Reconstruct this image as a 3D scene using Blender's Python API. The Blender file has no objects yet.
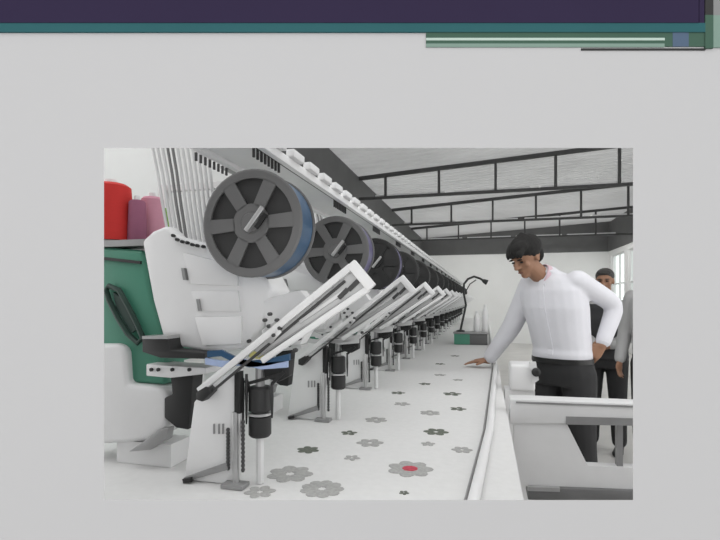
import bpy, bmesh, math, random
from mathutils import Vector, Matrix
random.seed(7)
sc = bpy.context.scene
COL = sc.collection

# ------------------------------------------------------------------ camera, world, exposure
YAW = math.radians(14.6)
CA, SA = math.cos(YAW), math.sin(YAW)
HC, FPX = 1.40, 480.0
cam_d = bpy.data.cameras.new('camera')
cam = bpy.data.objects.new('camera', cam_d)
COL.objects.link(cam)
cam.location = (0, 0, HC)
cam.rotation_euler = (math.pi / 2, 0, YAW)
cam_d.sensor_width = 36
cam_d.lens = 36 * FPX / 720
cam_d.shift_y = 30 / 720
cam_d.clip_start = 0.02
sc.camera = cam

w = bpy.data.worlds.new('world')
sc.world = w
w.use_nodes = True
bg = w.node_tree.nodes['Background']
bg.inputs[0].default_value = (1.0, 1.0, 1.0, 1)
bg.inputs[1].default_value = 1.75

sc.view_settings.view_transform = 'Standard'
sc.view_settings.look = 'None'
sc.view_settings.exposure = 0.0
sc.view_settings.gamma = 1.0
sc.view_settings.use_curve_mapping = False


# ------------------------------------------------------------------ measuring helpers (metres)
def C(px, py, D):            # point at distance D along the viewing axis
    L = (px - 360) / FPX * D
    return Vector((L * CA - D * SA, L * SA + D * CA, HC + (300 - py) / FPX * D))


def P(px, py, Y):            # point on the cross plane y = Y of the hall
    u = (px - 360) / FPX
    return C(px, py, Y / (CA + SA * u))


def T(px, py, z):            # point on the level plane at height z
    return C(px, py, (HC - z) * FPX / (py - 300))


# ------------------------------------------------------------------ materials
def srgb(c):
    return tuple(((v / 255) / 12.92 if v / 255 <= 0.04045 else ((v / 255 + 0.055) / 1.055) ** 2.4) for v in c)


def mat(name, rgb, rough=0.55, metal=0.0, var=0.06, scale=12.0, bump=0.0, stretch=None):
    m = bpy.data.materials.new(name)
    m.use_nodes = True
    nt = m.node_tree
    b = nt.nodes['Principled BSDF']
    b.inputs['Roughness'].default_value = rough
    b.inputs['Metallic'].default_value = metal
    if rough >= 0.9:
        b.inputs['Specular IOR Level'].default_value = 0.0
    c = srgb(rgb)
    tc = nt.nodes.new('ShaderNodeTexCoord')
    n = nt.nodes.new('ShaderNodeTexNoise')
    n.inputs['Scale'].default_value = scale
    n.inputs['Detail'].default_value = 4
    if stretch:
        mp = nt.nodes.new('ShaderNodeMapping')
        mp.inputs['Scale'].default_value = stretch
        nt.links.new(tc.outputs['Object'], mp.inputs[0])
        nt.links.new(mp.outputs[0], n.inputs['Vector'])
    else:
        nt.links.new(tc.outputs['Object'], n.inputs['Vector'])
    r = nt.nodes.new('ShaderNodeValToRGB')
    r.color_ramp.elements[0].position = 0.3
    r.color_ramp.elements[1].position = 0.7
    r.color_ramp.elements[0].color = tuple(max(0, v * (1 - var)) for v in c) + (1,)
    r.color_ramp.elements[1].color = tuple(min(1, v * (1 + var)) for v in c) + (1,)
    nt.links.new(n.outputs['Fac'], r.inputs[0])
    nt.links.new(r.outputs[0], b.inputs['Base Color'])
    if bump:
        bp = nt.nodes.new('ShaderNodeBump')
        bp.inputs['Strength'].default_value = bump
        bp.inputs['Distance'].default_value = 0.004
        nt.links.new(n.outputs['Fac'], bp.inputs['Height'])
        nt.links.new(bp.outputs[0], b.inputs['Normal'])
    return m


def glass_mat(name):
    m = bpy.data.materials.new(name)
    m.use_nodes = True
    nt = m.node_tree
    out = nt.nodes['Material Output']
    tr = nt.nodes.new('ShaderNodeBsdfTransparent')
    tr.inputs[0].default_value = (0.93, 0.96, 0.95, 1)
    gl = nt.nodes.new('ShaderNodeBsdfGlossy')
    gl.inputs['Roughness'].default_value = 0.05
    mx = nt.nodes.new('ShaderNodeMixShader')
    mx.inputs[0].default_value = 0.08
    nt.links.new(tr.outputs[0], mx.inputs[1])
    nt.links.new(gl.outputs[0], mx.inputs[2])
    nt.links.new(mx.outputs[0], out.inputs[0])
    return m


def sheet_mat(name, rgb, trans, fac):
    m = bpy.data.materials.new(name)
    m.use_nodes = True
    nt = m.node_tree
    out = nt.nodes['Material Output']
    nt.nodes.remove(nt.nodes['Principled BSDF'])
    df = nt.nodes.new('ShaderNodeBsdfDiffuse')
    df.inputs[0].default_value = srgb(rgb) + (1,)
    tl = nt.nodes.new('ShaderNodeBsdfTranslucent')
    tc = nt.nodes.new('ShaderNodeTexCoord')
    n = nt.nodes.new('ShaderNodeTexNoise')
    n.inputs['Scale'].default_value = 0.9
    r = nt.nodes.new('ShaderNodeValToRGB')
    c = srgb(trans)
    r.color_ramp.elements[0].position = 0.3
    r.color_ramp.elements[1].position = 0.7
    r.color_ramp.elements[0].color = tuple(v * .85 for v in c) + (1,)
    r.color_ramp.elements[1].color = tuple(min(1, v * 1.15) for v in c) + (1,)
    nt.links.new(tc.outputs['Object'], n.inputs['Vector'])
    nt.links.new(n.outputs['Fac'], r.inputs[0])
    nt.links.new(r.outputs[0], tl.inputs[0])
    mx = nt.nodes.new('ShaderNodeMixShader')
    mx.inputs[0].default_value = fac
    nt.links.new(df.outputs[0], mx.inputs[1])
    nt.links.new(tl.outputs[0], mx.inputs[2])
    nt.links.new(mx.outputs[0], out.inputs[0])
    return m


M = dict(
    page=mat('grey_paint', (168, 168, 169), 0.9, var=0.006, scale=3),
    purple=mat('purple_paint', (46, 40, 60), 0.9, var=0.02),
    teal=mat('teal_paint', (46, 84, 88), 0.9, var=0.03),
    sage=mat('sage_paint', (64, 86, 75), 0.9, var=0.03),
    pale_sage=mat('pale_sage_paint', (112, 132, 123), 0.9, var=0.03),
    mint=mat('mint_white_paint', (160, 176, 168), 0.9, var=0.02),
    slate=mat('slate_blue_paint', (76, 90, 108), 0.9, var=0.03),
    charcoal=mat('charcoal_paint', (54, 54, 54), 0.9, var=0.03),
    mid_grey=mat('mid_grey_paint', (118, 119, 119), 0.9, var=0.03),
    floor=mat('concrete', (205, 203, 200), 0.5, var=0.06, scale=2.5),
    wall=mat('white_plaster', (232, 232, 231), 0.9, var=0.02, scale=2),
    clad=mat('dark_cladding', (92, 92, 92), 0.7, var=0.08, scale=3),
    roof=sheet_mat('translucent_roof_sheet', (188, 188, 188), (188, 188, 188), 0.30),
    steel=mat('dark_steel', (62, 62, 62), 0.6, var=0.1),
    white=mat('white_enamel', (228, 228, 228), 0.4, var=0.015),
    white2=mat('white_plastic', (222, 222, 222), 0.5, var=0.02),
    grey=mat('grey_metal', (150, 150, 150), 0.4, metal=0.3, var=0.08),
    dgrey=mat('dull_grey_steel', (112, 112, 112), 0.6, var=0.08),
    silver=mat('silver_metal', (190, 190, 190), 0.3, metal=0.6, var=0.08),
    black=mat('black_plastic', (38, 38, 38), 0.5, var=0.15),
    black2=mat('black_rubber', (28, 28, 28), 0.6, var=0.15),
    core=mat('dark_core', (48, 48, 48), 0.6, var=0.1),
    reel=mat('grey_black_reel_plastic', (104, 104, 104), 0.45, var=0.06),
    green=mat('green_enamel', (74, 136, 114), 0.4, var=0.08, scale=4),
    dgreen=mat('dark_green_rubber', (34, 58, 50), 0.5, var=0.15),
    red=mat('red_thread', (196, 44, 40), 0.8, var=0.08, scale=60, stretch=(1, 1, 40)),
    pink=mat('pink_thread', (206, 148, 166), 0.8, var=0.06, scale=60, stretch=(1, 1, 40)),
    mauve=mat('mauve_thread', (140, 84, 108), 0.8, var=0.06, scale=60, stretch=(1, 1, 40)),
    lime=mat('lime_thread', (128, 172, 84), 0.8, var=0.06, scale=60, stretch=(1, 1, 40)),
    blue=mat('blue_sequin_film', (42, 78, 110), 0.3, var=0.12, scale=30),
    violet=mat('violet_sequin_film', (84, 78, 116), 0.3, var=0.12, scale=30),
    ice=mat('ice_blue_film', (160, 176, 208), 0.3, var=0.1, scale=30),
    yellow=mat('yellow_film', (206, 200, 130), 0.3, var=0.1, scale=30),
    fabric=mat('white_cloth', (217, 217, 216), 0.95, var=0.02, scale=40, bump=0.2),
    stitch=mat('grey_stitching', (112, 116, 108), 0.9, var=0.25, scale=160),
    stitch2=mat('pale_stitching', (168, 168, 166), 0.9, var=0.12, scale=120),
    stitchr=mat('red_stitching', (186, 84, 96), 0.9, var=0.2, scale=140),
    tube=mat('pale_tube_plastic', (196, 196, 196), 0.35, var=0.04),
    tubed=mat('grey_tube_plastic', (105, 105, 105), 0.35, var=0.08),
    skin=mat('brown_skin', (150, 112, 88), 0.55, var=0.05, scale=9),
    hair=mat('black_hair', (22, 21, 20), 0.85, var=0.4, scale=80, bump=0.4),
    hair2=mat('greying_hair', (56, 54, 52), 0.6, var=0.4, scale=80, bump=0.4),
    shirt=mat('white_shirt_cotton', (218, 218, 223), 0.85, var=0.02, scale=9, bump=0.7),
    collar=mat('pink_white_collar', (212, 186, 194), 0.85, var=0.03, scale=10),
    trousers=mat('black_trouser_cloth', (36, 36, 37), 0.8, var=0.1, scale=14),
    vest=mat('charcoal_cloth', (52, 52, 54), 0.8, var=0.1, scale=14),
    gshirt=mat('grey_shirt_cotton', (172, 172, 172), 0.85, var=0.04, scale=10),
    leather=mat('black_leather', (24, 24, 24), 0.35, var=0.15),
    eye=mat('eye_dark', (28, 20, 16), 0.2, var=0.05),
    lip=mat('lip_brown', (128, 80, 70), 0.5, var=0.05),
    frame=mat('window_frame_white', (214, 214, 214), 0.5, var=0.02),
    glass=glass_mat('window_glass'),
)


# ------------------------------------------------------------------ object helpers
def wl(o):
    v = Vector((0, 0, 0))
    while o is not None:
        v += o.location
        o = o.parent
    return v


class MB:
    """collects shapes (world coordinates) into ONE mesh object"""

    def __init__(s):
        s.bm = bmesh.new()

    def hexa(s, pts):        # 8 points: bottom ring then top ring
        v = [s.bm.verts.new(p) for p in pts]
        for f in ((3, 2, 1, 0), (4, 5, 6, 7), (0, 1, 5, 4), (1, 2, 6, 5), (2, 3, 7, 6), (3, 0, 4, 7)):
            s.bm.faces.new([v[i] for i in f])
        return s

    def box(s, x0, x1, y0, y1, z0, z1):
        return s.hexa([(x0, y0, z0), (x1, y0, z0), (x1, y1, z0), (x0, y1, z0),
                       (x0, y0, z1), (x1, y0, z1), (x1, y1, z1), (x0, y1, z1)])

    def bar(s, a, b, w, h, up=(0, 0, 1)):     # square bar from a to b, w sideways, h along up
        a, b = Vector(a), Vector(b)
        d = (b - a).normalized()
        up = Vector(up)
        side = d.cross(up)
        if side.length < 1e-4:
            side = d.cross(Vector((0, 1, 0)))
        side.normalize()
        u = side.cross(d).normalized()
        p = []
        for c in (a, b):
            for i, j in ((-1, -1), (1, -1), (1, 1), (-1, 1)):
                p.append(c + side * (w / 2 * i) + u * (h / 2 * j))
        return s.hexa(p)

    def prism(s, pts, dvec):  # polygon of 3-D points swept by dvec
        d = Vector(dvec)
        a = [s.bm.verts.new(p) for p in pts]
        b = [s.bm.verts.new(Vector(p) + d) for p in pts]
        n = len(a)
        s.bm.faces.new(a)
        s.bm.faces.new(b[::-1])
        for i in range(n):
            s.bm.faces.new([a[i], b[i], b[(i + 1) % n], a[(i + 1) % n]])
        return s

    def rings(s, rings, cap=True, closed=False):
        vs = [[s.bm.verts.new(p) for p in r] for r in rings]
        n = len(vs[0])
        m = len(vs)
        for k in range(m if closed else m - 1):
            A, B = vs[k], vs[(k + 1) % m]
            for i in range(n):
                s.bm.faces.new([A[i], A[(i + 1) % n], B[(i + 1) % n], B[i]])
        if cap and not closed:
            s.bm.faces.new(vs[0][::-1])
            s.bm.faces.new(vs[-1])
        return s

    def tube(s, path, r, seg=10, cap=True):   # r may be a number or a list
        path = [Vector(p) for p in path]
        n = len(path)
        rr = r if isinstance(r, (list, tuple)) else [r] * n
        prev = None
        R = []
        for i, p in enumerate(path):
            d = (path[min(i + 1, n - 1)] - path[max(i - 1, 0)]).normalized()
            if prev is None:
                a = Vector((0, 0, 1)) if abs(d.z) < 0.9 else Vector((1, 0, 0))
                x = d.cross(a).normalized()
            else:
                x = (prev - d * prev.dot(d)).normalized()
            prev = x
            y = d.cross(x)
            R.append([p + (x * math.cos(t) + y * math.sin(t)) * rr[i]
                      for t in [2 * math.pi * k / seg for k in range(seg)]])
        return s.rings(R, cap)

    def lathe(s, base, axis, prof, seg=28):   # prof: (distance along axis, radius)
        base, ax = Vector(base), Vector(axis).normalized()
        a = Vector((0, 0, 1)) if abs(ax.z) < 0.9 else Vector((1, 0, 0))
        x = ax.cross(a).normalized()
        y = ax.cross(x)
        return s.rings([[base + ax * t + (x * math.cos(q) + y * math.sin(q)) * max(r, 1e-4)
                         for q in [2 * math.pi * k / seg for k in range(seg)]] for t, r in prof])

    def ell(s, c, ax, ay, az, seg=14):        # ellipsoid with three half-axis vectors
        c, ax, ay, az = Vector(c), Vector(ax), Vector(ay), Vector(az)
        R = []
        m = max(7, seg // 2 + 1)
        for i in range(1, m):
            th = math.pi * i / m
            R.append([c + az * math.cos(th) + (ax * math.cos(q) + ay * math.sin(q)) * math.sin(th)
                      for q in [2 * math.pi * k / seg for k in range(seg)]])
        return s.rings(R)

    def build(s, name, material, parent=None, bevel=0.0, smooth=False, seg=2):
        bmesh.ops.recalc_face_normals(s.bm, faces=s.bm.faces)
        if bevel:
            es = [e for e in s.bm.edges if len(e.link_faces) == 2 and e.calc_face_angle(0) > 0.5]
            try:
                bmesh.ops.bevel(s.bm, geom=es, offset=bevel, segments=seg, profile=0.5, affect='EDGES', clamp_overlap=True)
            except Exception:
                pass
        if parent is not None:
            bmesh.ops.translate(s.bm, verts=s.bm.verts, vec=-wl(parent))
        me = bpy.data.meshes.new(name)
        s.bm.to_mesh(me)
        s.bm.free()
        if smooth or bevel:
            for p in me.polygons:
                p.use_smooth = True
            try:
                me.set_sharp_from_angle(angle=math.radians(38))
            except Exception:
                pass
        me.materials.append(material)
        o = bpy.data.objects.new(name, me)
        COL.objects.link(o)
        if parent is not None:
            o.parent = parent
        return o


def tag(o, label=None, cat=None, group=None, kind=None):
    if label:
        o['label'] = label
    if cat:
        o['category'] = cat
    if group:
        o['group'] = group
    if kind:
        o['kind'] = kind
    return o


def thing(name, label, cat, loc=(0, 0, 0), group=None):
    o = bpy.data.objects.new(name, None)
    COL.objects.link(o)
    o.location = loc
    o.empty_display_size = 0.05
    return tag(o, label, cat, group)


def struct(o):
    o['kind'] = 'structure'
    return o


def copy_tree(o, parent=None):
    c = o.copy()
    COL.objects.link(c)
    if parent is not None:
        c.parent = parent
    for ch in list(o.children):
        copy_tree(ch, c)
    return c


ORD = ['first', 'second', 'third', 'fourth', 'fifth', 'sixth', 'seventh', 'eighth', 'ninth', 'tenth', 'eleventh',
       'twelfth', 'thirteenth', 'fourteenth', 'fifteenth', 'sixteenth', 'seventeenth', 'eighteenth']

# ================================================================== THE SETTING
XL, XR, YB = -2.2, 3.7, 16.3
struct(MB().box(-4.5, 6.0, -2.5, YB + 0.3, -0.1, 0.0).build('floor', M['floor']))
struct(MB().box(XL - 0.15, XR + 0.15, YB, YB + 0.15, 0, 2.9).build('wall_back', M['wall']))
struct(MB().box(XL - 0.15, XR + 0.15, YB - 0.03, YB + 0.15, 2.9, 4.2).build('trim_1', M['clad']))
added_lwin = [(6.2, 8.6), (9.2, 11.6), (12.2, 14.6)]  # unseen left windows, added to let daylight onto roof and back wall
lw = MB()
lw.box(XL - 0.15, XL, 2.2, YB, 0, 0.8)
lw.box(XL - 0.15, XL, 2.2, YB, 2.45, 2.6)
le = [2.2] + [v for q in added_lwin for v in q] + [YB]
for a, b in zip(le[0::2], le[1::2]):
    lw.box(XL - 0.15, XL, a, b, 0.8, 2.45)
struct(lw.build('wall_left', M['wall']))
for i, (a, b) in enumerate(added_lwin):
    f = MB()
    for y in (a, (a + b) / 2 - 0.02, b - 0.04):
        f.box(XL - 0.10, XL - 0.04, y, y + 0.04, 0.8, 2.45)
    for z in (0.8, 2.41):
        f.box(XL - 0.095, XL - 0.045, a, b, z, z + 0.04)
    fo = struct(f.build('window_%d' % (i + 6), M['frame']))
    MB().box(XL - 0.073, XL - 0.067, a + 0.01, b - 0.01, 0.82, 2.43).build('pane', M['glass'], fo)
struct(MB().box(XL - 0.15, XL + 0.15, 4.2, YB - 0.03, 2.72, 3.46).build('trim_2', M['clad']))

# right wall with a run of windows
wins = [(4.6, 6.6), (7.3, 9.3), (10.0, 12.0), (12.7, 14.2), (14.6, 16.0)]
rw = MB()
rw.box(XR, XR + 0.15, 4.0, YB, 0, 1.0)
rw.box(XR, XR + 0.15, 4.0, YB, 2.75, 2.9)
edges = [4.0] + [v for q in wins for v in q] + [YB]
for a, b in zip(edges[0::2], edges[1::2]):
    rw.box(XR, XR + 0.15, a, b, 1.0, 2.75)
struct(rw.build('wall_right', M['wall']))
struct(MB().box(XR - 0.03, XR + 0.15, 5.0, YB - 0.03, 2.9, 3.78).build('trim_3', M['clad']))
for i, (a, b) in enumerate(wins):
    f = MB()
    for y in (a, (a + b) / 2 - 0.02, b - 0.04):
        f.box(XR + 0.04, XR + 0.10, y, y + 0.04, 1.0, 2.75)
    for z in (1.0, 1.86, 2.71):
        f.box(XR + 0.045, XR + 0.095, a, b, z, z + 0.04)
    fo = struct(f.build('window_%d' % (i + 1), M['frame']))
    MB().box(XR + 0.066, XR + 0.072, a + 0.01, b - 0.01, 1.02, 2.73).build('pane', M['glass'], fo)


# corrugated roof, rising to the right
def roof_z(x):
    return 3.47 + (x + 2.2) * 0.06


rf = MB()
ys = []
y = 2.8
while y < YB + 0.1:
    ys += [(y, 0), (y + 0.10, 0), (y + 0.13, 0.03), (y + 0.17, 0.03)]
    y += 0.20
vb = [[rf.bm.verts.new((x, yy, roof_z(x) + dz)) for x in (XL - 0.15, XR + 0.2)] for yy, dz in ys]
for k in range(len(ys) - 1):
    rf.bm.faces.new([vb[k][0], vb[k + 1][0], vb[k + 1][1], vb[k][1]])
struct(rf.build('ceiling', M['roof']))

# steel roof trusses across the hall
TW = ['nearest dark steel roof truss under the corrugated ceiling',
      'middle dark steel roof truss, between the nearest and the farthest',
      'farthest dark steel roof truss, close to the back wall']
for i, Yt in enumerate((7.82, 10.75, 13.7)):
    t = thing('roof_truss', TW[i], 'roof truss', (XL + 0.03, Yt, 3.1), 'steel trusses under the roof')
    zt = lambda x: roof_z(x) - 0.035
    MB().bar((XL + 0.03, Yt, zt(XL)), (XR - 0.03, Yt, zt(XR)), 0.06, 0.06).build('top_chord', M['steel'], t)
    MB().bar((XL + 0.03, Yt, 3.1), (XR - 0.03, Yt, 3.1), 0.05, 0.045).build('bottom_chord', M['steel'], t)
    x = XL + 0.6
    while x < XR:
        MB().box(x - 0.02, x + 0.02, Yt - 0.02, Yt + 0.02, 3.1, zt(x)).build('strut', M['steel'], t)
        x += 0.88

# hooded fill lamps, unseen, added behind the lower chords to brighten the hall
tl = bpy.data.materials.new('added_fill_tube')
tl.use_nodes = True
eb = tl.node_tree.nodes['Principled BSDF']
eb.inputs['Emission Color'].default_value = (1, .99, .97, 1)
eb.inputs['Emission Strength'].default_value = 30
LW = ['nearest', 'middle', 'farthest']
LX = ['left end', 'left middle', 'right middle', 'right end']
for i, Yt in enumerate((7.82, 10.75, 13.7)):
    for j, x in enumerate((-1.2, 0.1, 1.4, 2.7)):
        t = thing('added_fill_light', 'unseen white hooded fill lamp added behind the %s roof truss, %s of four' % (LW[i], LX[j]), 'ceiling light', (x, Yt + .09, 3.13),
                  'added fill lights behind the trusses')
        MB().box(x - .58, x + .58, Yt + .027, Yt + .15, 3.150, 3.156).box(x - .58, x + .58, Yt + .024, Yt + .030, 3.122, 3.156).build('hood', M['frame'], t)
        MB().box(x - .56, x + .56, Yt + .06, Yt + .10, 3.122, 3.150).build('tube', tl, t)

# made-up wall with an opening, for the slide's grey page; battens form its banner
DW, TH = 0.75, 0.03


def Wp(px, py, d=DW):
    return C(px, py, d)


def slab(px0, py0, px1, py1, out, back=0.0):     # a slide-banner batten on the wall face, standing out by `out`
    k = [C(px0, py1, DW), C(px1, py1, DW), C(px1, py0, DW), C(px0, py0, DW)]
    n = Vector((SA, -CA, 0))
    return MB().prism([p + n * out for p in k], -n * (out - back))


pw = MB()
fo_ = [Wp(-700, 1100), Wp(1400, 1100), Wp(1400, -280), Wp(-700, -280)]
zf = 0.0
for p in fo_[:2]:
    p.z = zf
fi = [Wp(104, 500), Wp(633, 500), Wp(633, 148), Wp(104, 148)]
nb = Vector((-SA, CA, 0)) * TH
bo = [p + nb for p in fo_]
g = 12
bi = [C(104 - g, 500 + g, DW + TH), C(633 + g, 500 + g, DW + TH), C(633 + g, 148 - g, DW + TH), C(104 - g, 148 - g, DW + TH)]
V = [[pw.bm.verts.new(p) for p in r] for r in (fo_, fi, bi, bo)]
for a, b in ((0, 1), (1, 2), (2, 3), (3, 0)):
    for i in range(4):
        j = (i + 1) % 4
        pw.bm.faces.new([V[a][i], V[a][j], V[b][j], V[b][i]])
struct(pw.build('slide_border_wall', M['page']))
tn = 4


def trim(px0, py0, px1, py1, out, m):
    global tn
    o = struct(slab(px0, py0, px1, py1, out).build('trim_%d' % tn, M[m]))
    tn += 1


trim(-300, -120, 697, 24, 0.004, 'purple')
trim(698, -120, 703, 24, 0.003, 'purple')
trim(-300, 24, 704, 33, 0.003, 'teal')
trim(426, 33, 664, 38.5, 0.0015, 'sage')
trim(426, 38.5, 664, 41, 0.002, 'mint')
trim(426, 41, 664, 44, 0.0015, 'sage')
trim(426, 44, 664, 47.5, 0.0015, 'pale_sage')
trim(664, 33, 672, 47, 0.0015, 'sage')
trim(672, 33, 688, 47, 0.0018, 'slate')
trim(688, 33, 704, 47, 0.0015, 'sage')
trim(581, 48.8, 705, 50.6, 0.0015, 'charcoal')
trim(704, -120, 712, 16, 0.003, 'charcoal')
trim(704, 16, 712, 49, 0.003, 'sage')
trim(712, -120, 1020, 16, 0.002, 'mid_grey')
trim(712, 16, 1020, 48, 0.002, 'pale_sage')

# ================================================================== TABLE AND FABRIC
ZT = 0.93
tb = thing('embroidery_table', 'long white machine table running under the row of embroidery units', 'table', (-0.6, 6.5, 0))
MB().box(-1.25, 0.09, 0.92, 12.9, ZT - 0.05, ZT - 0.004).build('tabletop', M['white2'], tb, bevel=0.004)
for yy in (1.4, 4.2, 7.0, 9.8, 12.5):
    for xx in (-1.1, -0.02):
        MB().box(xx - 0.03, xx + 0.03, yy - 0.03, yy + 0.03, 0, ZT - 0.05).build('leg', M['white2'], tb)

fb = MB()
n = 60
fab = tag(MB().box(-1.2, 0.085, 0.93, 12.85, ZT - 0.004, ZT).build('embroidery_fabric', M['fabric']),
          'long white cloth stretched over the machine table, embroidered with small motifs', 'fabric')


def motif(px, py, wpx, m, petals=6, m2=None, elong=1.0):
    c = T(px, py, ZT)
    D = (HC - ZT) * FPX / (py - 300)
    r = wpx / FPX * D / 2
    b = MB()
    z = ZT + 0.0008
    rot = random.random() * 3
    for k in range(petals):
        a = rot + 2 * math.pi * k / petals
        q = Vector((c.x + math.cos(a) * r * 0.62 * elong, c.y + math.sin(a) * r * 0.62, z))
        dv = Vector((math.cos(a), math.sin(a), 0))
        sv = Vector((-dv.y, dv.x, 0))
        b.ell(q, dv * r * 0.46, sv * r * 0.36, Vector((0, 0, 0.0012)), 10)
    o = b.build('embroidered_motif', M[m], fab)
    if m2:
        e = MB().ell(Vector((c.x, c.y, z)), Vector((r * .42, 0, 0)), Vector((0, r * .42, 0)), Vector((0, 0, .0018)), 12)
        e.build('motif_centre', M[m2], o)


for a in [(308, 450, 22, 'stitch', 6, 'stitch'), (349, 433, 16, 'stitch', 5), (376, 420, 22, 'stitch2', 6), (290, 474, 44, 'stitch2', 7),
          (322, 489, 42, 'stitch2', 9), (436, 432, 24, 'stitch', 6), (410, 469, 44, 'stitch2', 7, 'stitchr'), (452, 394, 18, 'stitch', 5),
          (458, 409, 16, 'stitch', 5), (402, 404, 16, 'stitch2', 5), (398, 393, 14, 'stitch', 5), (370, 443, 26, 'stitch2', 6),
          (352, 458, 16, 'stitch2', 5), (404, 493, 10, 'stitch', 5), (428, 444, 14, 'stitch2', 5), (430, 413, 20, 'stitch2', 6),
          (425, 384, 12, 'stitch', 5), (440, 375, 12, 'stitch2', 5), (458, 380, 10, 'stitch2', 5), (440, 364, 10, 'stitch', 5),
          (455, 356, 9, 'stitch', 5), (462, 450, 20, 'stitch2', 6), (260, 492, 30, 'stitch2', 6)]:
    motif(*a)

# clamp rail along the working edge of the cloth
cr = thing('fabric_clamp_rail', 'white rounded rail clamping the right edge of the cloth', 'rail', (0.02, 2.9, ZT))
pa, pb, pc = T(466, 500, ZT), T(484, 432, ZT), T(500, 368, ZT)
pth = [pa + (pa - pb) * 0.25, pa, pb, pc, Vector((0.07, 5.0, ZT)), Vector((0.075, 8.0, ZT)), Vector((0.075, 12.7, ZT))]
pth = [p + Vector((0.02, 0, 0.014)) for p in pth]
for p in pth:
    p.x = min(p.x, 0.07)
MB().tube(pth, 0.014, 10).build('rail_tube', M['white'], cr, smooth=True)
MB().tube([p + Vector((-0.02, 0, -0.010)) for p in pth], 0.004, 6).build('edge_strip', M['grey'], cr, smooth=True)

# ================================================================== EMBROIDERY HEADS
Y1, STEP, NH = 1.096, 0.678, 17


def poly(pts, Y):
    return [P(x, y, Y) for x, y in pts]


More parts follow.
